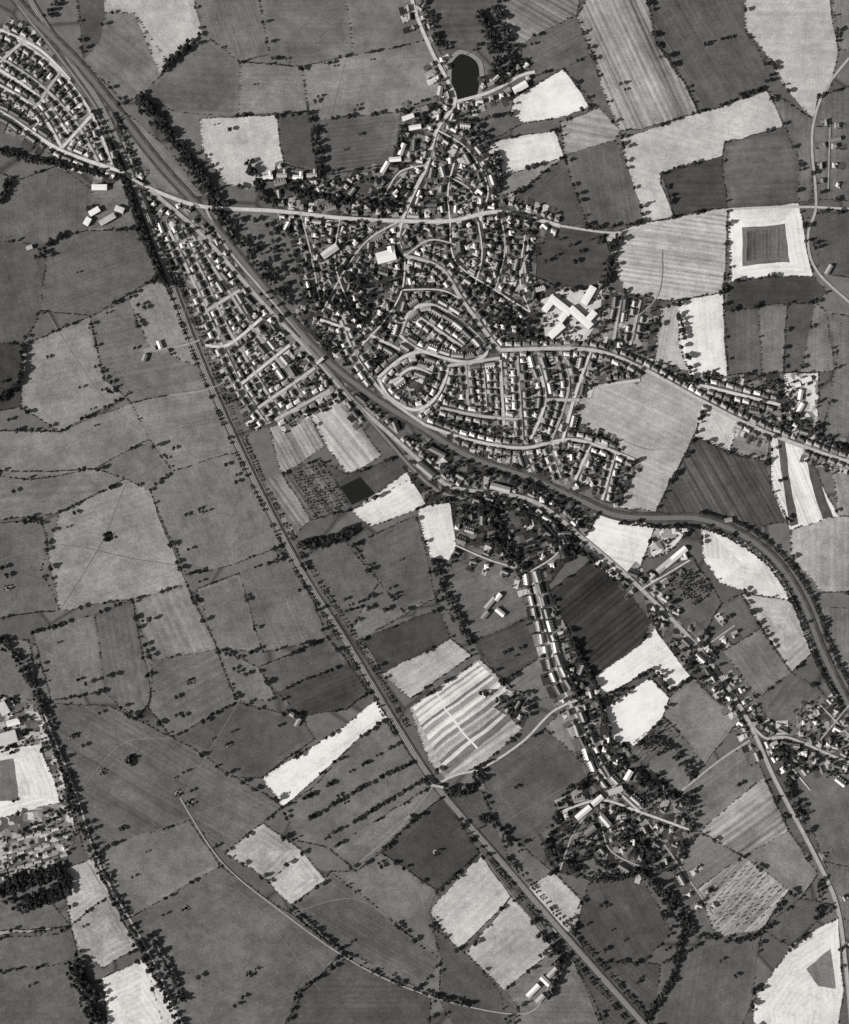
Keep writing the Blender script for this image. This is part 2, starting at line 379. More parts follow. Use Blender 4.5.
for i,(tone,kind,ang,pts,h) in enumerate(F):
    if h>0.01:
        pts=[snap(p) for p in pts]
        q=[]
        for p in pts:
            if not q or q[-1]!=p: q.append(p)
        if q[0]==q[-1]: q=q[:-1]
        pts=q
    if len(pts)<3: continue
    n=len(pts)
    if h>0.01:
        for a in range(n):
            e=tuple(sorted((pts[a],pts[(a+1)%n])))
            if (e[0][0]<=0 and e[1][0]<=0) or (e[0][1]<=0 and e[1][1]<=0) or (e[0][0]>=849 and e[1][0]>=849) or (e[0][1]>=1024 and e[1][1]>=1024): continue
            edges[e]=max(edges.get(e,0),h)
    P=[warp(p) for p in subdiv([ext(p) for p in pts])]
    W=[WX(p) for p in P]; z=0.02+i*0.0036
    if ang is None:
        L=max(range(n),key=lambda a:math.dist(pts[a],pts[(a+1)%n])); d=(pts[(L+1)%n][0]-pts[L][0],-(pts[(L+1)%n][1]-pts[L][1])); th=math.atan2(d[1],d[0])
    else: th=-math.radians(ang)
    cs,sn=math.cos(th),math.sin(th)
    tv=tone
    if kind!='t' and 70<tone<130: tv=tone+2+random.uniform(-14,12)
    if kind!='t' and tone>180: tv=min(tone+10,238)
    tl=[]
    if kind=='c':
        verts=[];faces=[];uv=[]
        cx=sum(w[0] for w in W)/len(W); cy=sum(w[1] for w in W)/len(W)
        for a in range(n):
            A=ext(pts[a]);B=ext(pts[(a+1)%n]); seg=[WX(warp(p)) for p in subdiv([A,B],6,False)]
            ax,ay=WX(A);bx,by=WX(B); L=math.hypot(bx-ax,by-ay) or 1
            dist=abs((cx-ax)*(by-ay)-(cy-ay)*(bx-ax))/L; wt=lin(tv)*K*random.choice([.88,.94,1.05,1.1])
            c0=len(verts); verts.append((cx,cy,z)); uv.append((dist,a*311.0,0)); tl.append(wt)
            for k,s in enumerate(seg):
                verts.append((s[0],s[1],z)); uv.append((0,a*311.0+k*8,0)); tl.append(wt)
            for k in range(len(seg)-1): faces.append((c0,c0+1+k,c0+2+k))
    else:
        verts=[(w[0],w[1],z) for w in W]
        tri=tessellate_polygon([[Vector((w[0],w[1],0)) for w in W]]); faces=[tuple(t) for t in tri]
        us=random.uniform(.6,1.5)
        uv=[((-w[0]*sn+w[1]*cs)*us,(w[0]*cs+w[1]*sn),i*37.0) for w in W]
        tl=[lin(tv)*K]*len(verts)
        if kind=='g' and h>0 and n<=6 and random.random()<.5:
            cx=sum(w[0] for w in W)/len(W); cy=sum(w[1] for w in W)/len(W); b0=len(verts); kk=random.uniform(.84,.92); ft=random.choice([.86,.9,1.1,1.15])
            W2=[(cx+(w[0]-cx)*kk,cy+(w[1]-cy)*kk) for w in W]
            verts+=[(w[0],w[1],z+.0018) for w in W2]; faces+=[tuple(v+b0 for v in t) for t in tri]
            uv+=[((-w[0]*sn+w[1]*cs)*us,(w[0]*cs+w[1]*sn),i*37.0) for w in W2]; tl+=[lin(tv)*K*ft]*len(W2)
    f2=[]
    for f in faces:
        a,b_,c=[verts[k] for k in f]
        if (b_[0]-a[0])*(c[1]-a[1])-(b_[1]-a[1])*(c[0]-a[0])<0: f=f[::-1]
        f2.append(f)
    nm={'t':'garden_ground','s':'ploughed_field','c':'mown_field'}.get(kind,'meadow' if tone<130 else 'crop_field')
    o=mesh_obj(nm,verts,f2,[MT if kind=='t' else MF])
    fattr(o.data,'tone',tl)
    fattr(o.data,'stripe',[{'g':random.uniform(.08,.34),'s':0.8,'c':0.4,'t':0}[kind]]*len(verts))
    vattr(o.data,'uvw',uv)
# ---------------------------------------------------------------- ponds
def flat_poly(name,pts,z,mat,sm=True):
    W=[WX(p) for p in (smooth(pts+[pts[0]],3)[:-1] if sm else pts)]
    tri=tessellate_polygon([[Vector((w[0],w[1],0)) for w in W]])
    o=mesh_obj(name,[(w[0],w[1],z) for w in W],[tuple(t) for t in tri],[mat])
    if o.data.polygons[0].normal.z<0: o.data.flip_normals()
    return o
pondtrees=[]
for k,pp in enumerate(([(452,62),(462,54),(478,65),(477,95),(462,102),(452,88)],[(340,487),(360,477),(375,494),(352,505)],[(104,533),(111,531),(113,539),(106,542)],[(129,755),(136,753),(138,763),(131,766)])):
    flat_poly('pond',pp,0.85,M_water,k!=1)
    ccx=sum(p[0] for p in pp)/len(pp); ccy=sum(p[1] for p in pp)/len(pp)
    for x,y in subdiv(pp,3):
        for tq in (.2,.5,.8,1.0): mark(ccx+(x-ccx)*tq,ccy+(y-ccy)*tq,1)
flat_poly('pond_bank',[(448,60),(460,50),(482,62),(482,98),(464,107),(448,92)],0.83,TP)
for (x,y,r) in ((131,760,6),(108,537,6),(75,735,3),(103,772,4),(178,793,4),(190,803,4.5),(122,828,3),(186,908,4),(250,973,4),(258,968,3),(191,682,5),(8,588,4),(436,852,4),(203,510,5),(70,738,2),(300,650,3),(228,745,3)):
    n=int(r*3.2)
    if r<5:
        flat_poly('field_pond',[(x+math.cos(a*1.05)*r*.45,y+math.sin(a*1.05)*r*.36) for a in range(6)],0.86,M_water)
        flat_poly('pond_bank',[(x+math.cos(a*1.05+.3)*r*.9,y+math.sin(a*1.05+.3)*r*.75) for a in range(6)],0.84,TP)
    for j in range(n):
        if random.random()<.35: continue
        a=j/n*6.283; X,Y=WX((x+math.cos(a)*r*.75,y+math.sin(a)*r*.6)); pondtrees.append((X,Y,random.uniform(.25,.6),'t' if random.random()<.6 else 'b'))
# ---------------------------------------------------------------- strips
zc=[1.12]
def strip(pts,w,off=0.0,z=None,thick=0):
    if z is None: zc[0]+=0.003; z=zc[0]
    W=np.array([WX(p) for p in pts]); T=np.gradient(W,axis=0); T/=np.linalg.norm(T,axis=1)[:,None]+1e-9
    Nn=np.stack([-T[:,1],T[:,0]],1)
    L=W+Nn*(off+w/2); R=W+Nn*(off-w/2); n=len(W)
    v=[(a[0],a[1],z) for a in L]+[(a[0],a[1],z) for a in R]
    f=[(i,n+i,n+i+1,i+1) for i in range(n-1)]
    if thick:
        v+=[(a[0],a[1],z-thick) for a in L]+[(a[0],a[1],z-thick) for a in R]
        f+=[(2*n+i,i,i+1,2*n+i+1) for i in range(n-1)]+[(n+i,3*n+i,3*n+i+1,n+i+1) for i in range(n-1)]
    return v,f
def add_strips(name,parts):
    V=[];Fc=[];mi=[];mats=[]
    for (v,f,m_) in parts:
        if m_ not in mats: mats.append(m_)
        o=len(V); V+=v; Fc+=[tuple(a+o for a in q) for q in f]; mi+=[mats.index(m_)]*len(f)
    return mesh_obj(name,V,Fc,mats,mi)
STREETS=[]
def road(pts,w=5.5,houses=0,pave=False,mat=None,name='road',sp=8,off=8,kind='mix'):
    p=smooth(pts); parts=[(*strip(p,w),mat or M_road)]
    if pave:
        z=zc[0]+0.12
        for s in (-1,1): parts.append((*strip(p,1.3,s*(w/2+0.65),z,0.15),M_pave))
    add_strips(name,parts)
    for x,y in smooth(pts,1): mark(x,y,w/2/S+0.2)
    if houses: STREETS.append((p,sp,off,houses,kind))
def railway(pts,verge=16,vo=0,bal=8,bm=None):
    p=smooth(pts); parts=[(*strip(p,verge,vo),M_verge),(*strip(p,bal),bm or M_ballast)]
    z=zc[0]
    for s in (-1.75,1.75):
        parts.append((*strip(p,2.5,s,z+0.06,0.06),M_sleep))
        for r in (-0.72,0.72): parts.append((*strip(p,0.16,s+r,z+0.22,0.16),M_rail))
    add_strips('railway_track',parts)
    for x,y in smooth(pts,1): mark(x,y,bal/2/S+1.0)
RA=[(5,-60),(30,0),(68,58),(102,108),(133,180),(163,262),(203,368),(249,470),(298,565),(348,645),(398,728),(438,788),(498,858),(560,930),(640,1020),(700,1090)]
RB=[(-20,-50),(20,5),(75,60),(118,112),(160,165),(205,215),(262,285),(318,352),(370,395),(418,425),(470,457),(530,478),(575,498),(615,515),(655,518),(700,519),(742,535),(776,562),(802,602),(822,652),(849,706),(900,790)]
railway(RA,15); railway(RB,20,0,8,M_ballast2)
railway([(300,338),(335,378),(380,432),(432,487),(470,500)],10,0,5)
railway([(-10,-60),(15,0),(60,58),(96,108),(118,150)],9,0,6)
R1=[(405,-60),(412,0),(430,48),(446,78),(455,102),(437,130),(427,165),(415,190),(404,215),(398,240),(405,256)]
R2=[(133,180),(165,195),(205,207),(275,211),(340,218),(400,221),(450,221),(500,212),(560,226),(618,233),(660,224),(727,210),(800,207),(849,209),(920,212)]
MR=[(150,190),(203,236),(260,300),(315,358),(350,398),(392,436),(430,470),(455,488),(530,500),(585,540),(640,588),(700,650),(745,715),(775,780),(812,850),(836,903),(845,960),(851,1024),(855,1100)]
road(MR,6,1,True,sp=8,kind='village')
road([(205,207),(225,245),(262,290),(310,345)],4,0,mat=M_lane,name='lane')
road(R1,5,1,True,kind='village'); road(R2[:9],5.5,1,True,kind='village'); road(R2[8:],4.5,0)
road([(455,102),(490,92),(520,76),(535,72)],6,1,kind='village')
road([(849,58),(826,88),(814,120),(812,150),(816,205),(808,235),(815,268),(849,302),(920,360)],5,0)
road([(-60,85),(0,112),(60,150),(120,172),(150,190)],5.5,1,True)
road([(405,256),(440,268),(462,300),(490,338),(500,350)],5.5,1,True)
road([(500,350),(590,350),(645,370),(700,400),(765,432),(849,462),(920,480)],5.5,1,True,sp=7)
road([(745,716),(765,738),(790,738),(849,762),(920,780)],5,1,kind='village')
road([(530,572),(545,630),(560,680),(585,735),(603,775),(640,812)],4.5,1,sp=6.5,off=8)
road([(600,340),(655,300),(662,250)],2,0,mat=TP)
road([(433,787),(455,775),(482,768),(522,742),(552,712),(577,700)],4.5,0,mat=M_lane)
road([(433,787),(405,822),(380,845),(350,870)],2,0,mat=TP)
road([(180,798),(222,862),(282,912),(345,957),(400,985),(470,1007),(530,1012),(552,978)],2.6,0,mat=TP,name='lane')
road([(680,792),(720,760),(750,740)],4,0,mat=M_lane,name='lane')
road([(560,812),(600,800),(640,812),(690,830)],4.5,1,name='village_road',kind='hamlet')
road([(640,812),(668,850),(700,895),(712,915)],3.2,1,kind='hamlet',mat=M_lane)
road([(600,800),(575,830),(560,870)],3,0,mat=M_lane)
road([(42,708),(75,790),(100,865),(150,955),(190,1040)],3.5,0,mat=M_lane,name='lane')
road([(225,382),(205,390),(170,395)],2,0,mat=TP,name='footpath')
road([(150,352),(185,345),(200,340)],3,0,mat=M_lane,name='farm_track')
for q in ([(190,270),(183,330)],[(0,480),(60,455),(150,420),(214,390)],[(40,300),(70,350),(105,400),(150,440)],[(70,845),(140,835),(220,805),(262,790)],[(200,880),(250,900),(320,990)],[(330,118),(345,60)],[(575,965),(520,905),(480,850)],[(690,80),(655,25)],[(600,430),(650,450),(690,440)],[(75,800),(120,745),(170,738)],[(0,560),(60,545),(140,560),(215,570)],[(300,910),(360,900),(430,950)],[(490,830),(560,790),(600,770)],[(240,700),(180,800)],[(85,860),(150,950),(240,1000)],[(60,610),(100,545),(125,485)],[(190,585),(230,520),(240,470)],[(20,640),(70,660),(100,650)]):
    road(q,.7,0,mat=TP,name='footpath')
st=lambda pts,**k: road(pts,4,1,True,name='street',**k)
st([(165,222),(190,275),(214,328),(242,388),(266,424)],sp=6.5)
st([(178,226),(204,278),(226,325),(254,372),(280,414)],sp=6.5)
st([(192,236),(224,284),(252,328),(286,372),(304,402)],sp=6.5)
st([(262,318),(228,345),(205,345)],sp=6.5); st([(290,345),(240,385)],sp=6.5); st([(315,368),(258,408)],sp=6.5); st([(240,290),(205,312)],sp=6.5); st([(330,390),(275,420)],sp=6.5)
for q in ([(-20,45),(40,85),(75,122),(98,162)],[(-20,75),(35,108),(62,148)],[(18,40),(60,72),(92,115),(112,165)],[(0,30),(40,50),(70,80)],[(0,62),(25,40)],[(35,108),(60,72)],[(62,148),(92,115)],[(-20,58),(38,96),(68,134)]): st(q,sp=6)
for q in ([(340,218),(335,262),(350,305),(372,330)],[(400,221),(368,240),(345,270),(322,312)],[(437,130),(468,150),(488,188),(480,216)],[(450,221),(456,262),(498,292),(530,312)],[(500,212),(505,250),(495,290)],[(427,165),(400,172),(385,195)],[(405,256),(402,290),(385,320),(362,345)],[(462,300),(440,290),(402,290)],[(300,212),(310,250),(320,300)],[(480,216),(470,190),(445,175)],[(525,235),(520,280),(530,312)],[(450,221),(448,190),(455,160)],[(478,222),(482,255),(475,285)],[(405,256),(430,240),(456,245)]): road(q,3,1,False,name='village_street',sp=7,kind='village')
for q in ([(400,335),(410,312),(432,305),(465,325),(487,350),(470,362),(440,357),(412,346),(400,335)],[(420,318),(462,347)],[(378,378),(402,358),(425,352),(447,366),(436,397),(415,410),(390,398),(378,378)],[(392,382),(412,368),(432,375)],[(447,366),(500,358)],
 [(465,364),(468,405)],[(482,362),(486,412)],[(500,360),(504,428)],[(517,356),(522,440)],[(440,408),(480,416),(522,420)],[(425,425),(470,440),(522,448),(575,440),(640,462)],[(535,356),(545,400),(530,440)],[(560,352),(568,390),(548,448)],[(590,352),(575,395),(562,442)],[(522,448),(530,472)],[(590,445),(575,480)],[(615,452),(602,500)],[(548,446),(560,478)],[(545,400),(580,400)],[(340,320),(355,355),(385,395),(425,425)],[(320,320),(350,330)],[(370,335),(400,350)],
 [(640,300),(630,345)],[(605,385),(640,380)],[(700,385),(780,405)],[(620,300),(612,350)]): st(q,sp=5.8)
for q in ([(455,545),(490,560),(530,572)],[(520,500),(560,545),(530,572)],[(600,812),(610,850),(650,870)],[(820,705),(849,735)],[(820,740),(849,705)],[(640,590),(690,560)],[(700,650),(735,625)],[(830,120),(828,190)],[(785,760),(810,790)]): road(q,3,1,False,name='lane',mat=M_lane,sp=8,kind='hamlet')
# ---------------------------------------------------------------- houses
def box(V,Fc,mi,x0,x1,y0,y1,z0,z1,m_,top=True):
    o=len(V); V+=[(x0,y0,z0),(x1,y0,z0),(x1,y1,z0),(x0,y1,z0),(x0,y0,z1),(x1,y0,z1),(x1,y1,z1),(x0,y1,z1)]
    fs=[(0,1,5,4),(1,2,6,5),(2,3,7,6),(3,0,4,7)]+([(4,5,6,7)] if top else [])
    Fc+=[tuple(a+o for a in f) for f in fs]; mi+=[m_]*len(fs)
def wing(V,Fc,mi,cx,cy,L,D,H,rh,hip=0.0,along='x',win=True):
    tr=(lambda x,y,z:(cx+x,cy+y,z)) if along=='x' else (lambda x,y,z:(cx-y,cy+x,z))
    l,d=L/2,D/2; e=0.4
    def add(vs,fs,m_):
        o=len(V); V.extend(tr(*v) for v in vs); Fc.extend(tuple(a+o for a in f) for f in fs); mi.extend([m_]*len(fs))
    add([(-l,-d,0),(l,-d,0),(l,d,0),(-l,d,0),(-l,-d,H),(l,-d,H),(l,d,H),(-l,d,H)],[(0,1,5,4),(1,2,6,5),(2,3,7,6),(3,0,4,7)],0)
    r=l+e-hip*(d+e); t=H+rh; hh=H-0.05
    add([(-l-e,-d-e,hh),(l+e,-d-e,hh),(l+e,d+e,hh),(-l-e,d+e,hh),(-r,0,t),(r,0,t)],[(0,1,5,4),(2,3,4,5),(1,2,5),(3,0,4)],1)
    if win:
        for s in (-1,1):
            y=s*(d+0.03); n=max(2,int(L/3.2))
            for i in range(n):
                x=-l+(i+.5)*L/n
                for zz in ((1.0,3.6) if H>4 else (1.0,)):
                    if zz==1.0 and i==n//2 and s==-1: add([(x-.5,y,0),(x+.5,y,0),(x+.5,y,2.1),(x-.5,y,2.1)],[(0,1,2,3)],3)
                    else: add([(x-.6,y,zz),(x+.6,y,zz),(x+.6,y,zz+1.3),(x-.6,y,zz+1.3)],[(0,1,2,3) if s<0 else (3,2,1,0)],2)
def chim(V,Fc,mi,x,y,z0,z1):
    box(V,Fc,mi,x-.5,x+.5,y-.4,y+.4,z0,z1,4); box(V,Fc,mi,x-.15,x+.15,y-.15,y+.15,z1,z1+.5,1)
HP={}
for ri,rm in enumerate(M_r):
    for t in ('brick_house','semi_detached_house','terraced_houses','bungalow','village_house'):
        V=[];Fc=[];mi=[]
        if t=='brick_house': wing(V,Fc,mi,0,0,9,8,5.4,3.4,.8); wing(V,Fc,mi,2.5,5.2,4,3.6,2.6,1.2,0,'y',False); chim(V,Fc,mi,-3,.8,6,9.6)
        elif t=='semi_detached_house':
            wing(V,Fc,mi,0,0,14,8,5.4,3.5,.8); chim(V,Fc,mi,0,0,7,10.2); box(V,Fc,mi,-6.5,-3.5,4.01,6.5,0,2.8,0); box(V,Fc,mi,3.5,6.5,4.01,6.5,0,2.8,0)
            box(V,Fc,mi,-5,-2.5,-4.9,-4.01,0,5,0); box(V,Fc,mi,2.5,5,-4.9,-4.01,0,5,0)
        elif t=='terraced_houses':
            wing(V,Fc,mi,0,0,22,8,5.4,3.6,0)
            for x in (-8.3,-2.8,2.8,8.3): chim(V,Fc,mi,x,.3,7,10.2); wing(V,Fc,mi,x,5.6,4,3,3.5,1.2,0,'y',False)
        elif t=='bungalow': wing(V,Fc,mi,0,0,11,8,2.8,2.8,.8); wing(V,Fc,mi,-3,4.5,6,4,2.8,1.6,.5,'y',False); chim(V,Fc,mi,2,.5,4,6.4)
        else: wing(V,Fc,mi,0,0,13,7,5,3.6,0); wing(V,Fc,mi,4,5.5,7,6,4.2,2.6,0,'y'); chim(V,Fc,mi,-6,0,6,9.8); chim(V,Fc,mi,6,0,6,9.8)
        me=bpy.data.meshes.new(t+'_mesh'); me.from_pydata(V,[],Fc)
        for mm in (M_wall,rm,M_win,M_door,M_chim): me.materials.append(mm)
        me.polygons.foreach_set('material_index',mi); me.update(); HP[(t,ri)]=me
HL={'brick_house':9,'semi_detached_house':14,'terraced_houses':22,'bungalow':11,'village_house':13}
GV=[];GF=[];GT=[];gi=0; nh=0; bushes=[]; gtrees=[]
def garden(x,y,nx,ny,tx,ty,w,d0,d1):
    global gi
    gi+=1; z=0.73+(gi%120)*0.003
    X,Y=WX((x,y)); n=(nx,-ny); t=(tx,-ty); o=len(GV)
    for a,bb in ((-w/2,d0),(w/2,d0),(w/2,d1),(-w/2,d1)): GV.append((X+t[0]*a+n[0]*bb,Y+t[1]*a+n[1]*bb,z))
    a,b_,c=GV[o],GV[o+1],GV[o+2]
    GF.append((o,o+1,o+2,o+3) if (b_[0]-a[0])*(c[1]-a[1])-(b_[1]-a[1])*(c[0]-a[0])>0 else (o+3,o+2,o+1,o))
    GT.extend([K*lin(random.choice([45,55,65,75,85,95,110,140,175]))]*4)
    k=int(d1/4)
    for j in range(k):
        if random.random()<.6:
            dd=j*4+random.random()*2; bushes.append((X+t[0]*w/2+n[0]*dd,Y+t[1]*w/2+n[1]*dd,.45+.3*random.random()))
    if d1>12 and random.random()<.45:
        dd=random.uniform(.55,1.0)*d1; aa=random.uniform(-.5,.5)*w; gtrees.append((X+t[0]*aa+n[0]*dd,Y+t[1]*aa+n[1]*dd,random.uniform(.3,.6)))
def put_house(x,y,ang,t,sc=1.0):
    global nh
    nh+=1
    o=bpy.data.objects.new(t,HP[(t,random.choices((0,1,2),(.45,.4,.15))[0])]); coll.objects.link(o)
    X,Y=WX((x,y)); o.location=(X,Y,GZ); o.rotation_euler=(0,0,ang); o.scale=(sc*random.uniform(.9,1.08),sc,sc)
def footprint_free(x,y,tx,ty,l,d):
    for a in np.linspace(-l/2,l/2,max(3,int(l/1.2))):
        for b_ in (-d/2,0,d/2):
            if isocc(x+tx*a-ty*b_,y+ty*a+tx*b_): return False
    return True
def footprint_mark(x,y,tx,ty,l,d):
    for a in np.arange(-l/2,l/2+.4,.45):
        for b_ in np.arange(-d/2,d/2+.4,.45): mark(x+tx*a-ty*b_,y+ty*a+tx*b_,.2)
def place(name,x,y,L,D,ang,H,mat,roof='gable',wings=()):
    V=[];Fc=[];mi=[]
    for (cx,cy,l,d,al) in [(0,0,L,D,'x')]+list(wings):
        wing(V,Fc,mi,cx,cy,l,d,H,min(d*.28,5) if roof=='gable' else .3,0 if roof=='gable' else 1,al)
    o=mesh_obj(name,V,Fc,[M_wall,mat,M_win,M_door,M_chim],mi); X,Y=WX((x,y)); o.location=(X,Y,GZ); o.rotation_euler=(0,0,math.radians(ang))
    ca,sa=math.cos(math.radians(ang)),math.sin(math.radians(ang))
    for (cx,cy,l,d,al) in [(0,0,L,D,'x')]+list(wings):
        if al=='y': l,d=d,l
        footprint_mark(x+(cx*ca-cy*sa)/S,y-(cx*sa+cy*ca)/S,ca,-sa,l/S,d/S)
flat_poly('school_yard',[(541,300),(556,292),(582,288),(602,290),(600,318),(586,340),(570,344),(545,336)],1.105,M_yard,False)
place('school_building',560,306,52,14,-38,9,M_white,'flat',[(-19,-17,24,12,'y'),(18,-15,20,12,'y')])
place('school_building',580,318,56,15,-42,9,M_white,'flat',[(14,17,22,12,'y')])
place('school_building',556,331,36,14,42,8,M_white,'flat')
place('school_building',588,296,40,14,60,9,M_white,'flat')
place('village_hall',386,257,38,22,15,8,M_white,'gable',[(14,10,14,14,'y')])
place('factory_building',330,252,36,14,35,8,M_grey,'gable')
place('factory_building',440,92,18,10,80,8,M_grey); place('factory_building',520,88,30,14,30,6,M_white)
for q in ((268,178),(282,176),(298,178),(312,176)): place('farm_building',q[0],q[1],20,8,random.uniform(-8,8),6,random.choice([M_white,M_r[1]]),'gable',[(6,7,10,6,'y')])
for q in ((385,168,60),(408,118,20),(402,150,70),(415,128,10),(395,160,5)): place('farm_building',q[0],q[1],24,9,q[2],6,M_white)
for q in ((100,188,0,30),(95,212,30,22),(108,220,30,34),(120,210,-20,18),(88,222,60,16)): place('works_building',q[0],q[1],q[3],11,q[2],7,random.choice([M_white,M_grey]),'flat')
for q in ((150,350,20,24),(160,345,110,16),(165,352,20,16),(145,358,70,14)): place('farm_building',q[0],q[1],q[3],8,q[2],5,random.choice([M_white,M_r[1]]))
for q in ((583,812,-140,36,M_white),(597,800,40,26,M_r[2]),(605,820,-50,28,M_grey),(615,790,20,30,M_r[1]),(590,830,40,24,M_r[0]),(628,775,60,22,M_white)): place('farm_building',q[0],q[1],q[3],11,q[2],6,q[4])
for q in ((490,603,50,28),(500,612,-40,20),(485,615,50,18),(498,597,50,16)): place('farm_building',q[0],q[1],q[3],9,q[2],5,random.choice([M_white,M_r[1]]))
for q in ((533,990,45,32,M_white),(545,980,-45,22,M_white),(552,972,45,24,M_grey),(540,998,45,20,M_r[1])): place('farm_building',q[0],q[1],q[3],10,q[2],5,q[4])
for q in ((298,722,60,18),(292,714,-30,12),(408,818,40,14),(728,520,10,14),(30,248,20,12),(834,140,10,24),(828,270,60,20)): place('farm_building',q[0],q[1],q[3],8,q[2],5,M_r[1])
for q in ((675,557,40,56,M_white),(664,566,40,36,M_grey)): place('glasshouse',q[0],q[1],q[3],12,q[2],4,q[4])
for q in ((800,395,80),(795,385,10),(806,380,20),(800,408,60)): place('builders_shed',q[0],q[1],20,9,q[2],4,M_white)
place('warehouse',6,738,46,24,15,6,M_grey,'flat'); place('warehouse',4,708,26,18,-60,6,M_grey,'flat'); place('warehouse',14,722,26,12,15,6,M_white,'gable')
for r in range(6):
    for c in range(9):
        x=4+c*8.6; y=843-c*2.3+r*7.0
        if x>64+r*1.5 or y>878: continue
        if r%2==0: place('workshop_shed',x,y,14,5,15,3.5,random.choice([M_grey,M_r[1],M_r[0],M_r[0]]))
        elif random.random()<.75: place('workshop_shed',x,y,6,4.5,105,3.5,random.choice([M_grey,M_r[0],M_r[1]]))
place('station_building',437,452,36,9,-28,5,M_r[0]); place('goods_shed',425,470,40,12,-40,6,M_r[0]); place('goods_shed',500,488,40,12,-15,6,M_grey)
V=[];Fc=[];mi=[]
wing(V,Fc,mi,0,0,26,10,7,5,0); wing(V,Fc,mi,5,8,14,6,5,3,0); wing(V,Fc,mi,5,-8,14,6,5,3,0)
box(V,Fc,mi,-20,-13.1,-3.5,3.5,0,17,0)
for a in (-20,-13.9):
    for b_ in (-3.5,2.7): box(V,Fc,mi,a,a+.8,b_,b_+.8,17.002,19,0)
o=mesh_obj('church',V,Fc,[M_wall,M_r[0],M_win,M_door,M_chim],mi); X,Y=WX((430,205)); o.location=(X,Y,GZ); mark(430,205,8)
palep=[f[3] for f in F if f[0]>140 and f[1]!='t']
for (p,sp,off,side,kind) in STREETS:
    P=smooth(p,1) if len(p)<4 else p
    P=np.array(P,float); seg=np.linalg.norm(np.diff(P,axis=0),axis=1); cum=np.concatenate([[0],np.cumsum(seg)]); tot=cum[-1]
    main='semi_detached_house' if random.random()<.7 else random.choice(['terraced_houses','bungalow','brick_house'])
    for s in (-1,1):
        d=3+random.random()*3
        while d<tot-2:
            if kind in('village','hamlet'):
                t=random.choice(['brick_house','village_house','village_house','bungalow','terraced_houses','brick_house']); oo=off*random.uniform(.8,2.0); jit=.3
                step=HL[t]/S+(random.uniform(.6,6) if kind=='village' else random.uniform(6,18))
            else:
                t=main if random.random()<.72 else random.choice(['brick_house','bungalow','semi_detached_house','terraced_houses']); oo=off*random.uniform(.95,1.25); jit=.06; step=max(HL[t]/S+1.2,sp*.85)+random.random()*1.2
            x=np.interp(d,cum,P[:,0]); y=np.interp(d,cum,P[:,1]); x2=np.interp(min(d+1,tot),cum,P[:,0]); y2=np.interp(min(d+1,tot),cum,P[:,1])
            x1=np.interp(max(d-1,0),cum,P[:,0]); y1=np.interp(max(d-1,0),cum,P[:,1])
            tx,ty=x2-x1,y2-y1; L=math.hypot(tx,ty) or 1; tx/=L;ty/=L; nx,ny=-ty*s,tx*s
            hx,hy=x+nx*(oo+2)/S,y+ny*(oo+2)/S
            l=HL[t]/S
            skip=(p[0]==R2[0] and hx<280) or (p[0]==MR[0] and ((hy>765 and random.random()<.93) or (590<hy<690 and random.random()<.45) or (500<hy<560 and random.random()<.5))) or (p[0]==R1[0] and hy<60 and random.random()<.6)
            if not skip and -20<hx<870 and -20<hy<1045 and not any(inpoly(hx,hy,q) for q in palep) and footprint_free(hx,hy,tx,ty,l,8/S):
                w=math.atan2(-ty,tx)+(math.pi if s>0 else 0)+random.gauss(0,jit)
                put_house(hx,hy,w,t,random.uniform(.82,1.02)); footprint_mark(hx,hy,tx,ty,l,8.4/S)
                if t=='semi_detached_house':
                    for q in (-1,1): garden(hx+tx*q*l*.27,hy+ty*q*l*.27,nx,ny,tx,ty,7.5,5,random.uniform(14,24))
                else: garden(hx,hy,nx,ny,tx,ty,HL[t]+2,5,random.uniform(14,24))
                garden(hx,hy,-nx,-ny,tx,ty,HL[t]+2,4.5,8)
                d+=step
            else: d+=1.2 if not skip else 6
tw=[f for f in F if f[1]=='t']
for (tone,kind,ang,poly,h) in tw:
    x0,y0=min(p[0] for p in poly),min(p[1] for p in poly); x1,y1=max(p[0] for p in poly),max(p[1] for p in poly)
    if h>.25: continue
    dens=.02
    if tone==74 or y0>=760: dens=.004
    if tone==78 and y0<200: dens=.028
    for _ in range(int((x1-x0)*(y1-y0)*dens)):
        x,y=random.uniform(x0,x1),random.uniform(y0,y1)
        if not inpoly(x,y,poly): continue
        if noise.noise(Vector((x/30,y/30,8)))<-.08: continue
        th=noise.noise(Vector((x/70,y/70,2)))*3+random.choice([0,math.pi/2]); tx,ty=math.cos(th),-math.sin(th)
        t=random.choice(['brick_house','village_house','bungalow','brick_house','terraced_houses'])
        if footprint_free(x,y,tx,ty,HL[t]/S+.8,11/S):
            put_house(x,y,th,t,random.uniform(.7,1)); footprint_mark(x,y,tx,ty,HL[t]/S,9/S)
            garden(x,y,ty,-tx,tx,ty,HL[t]+4,5,random.uniform(10,18))
o=mesh_obj('garden_plots',GV,GF,[MF]); fattr(o.data,'tone',GT); fattr(o.data,'stripe',[.5]*len(GV)); vattr(o.data,'uvw',[(v[0],v[1],0) for v in GV])
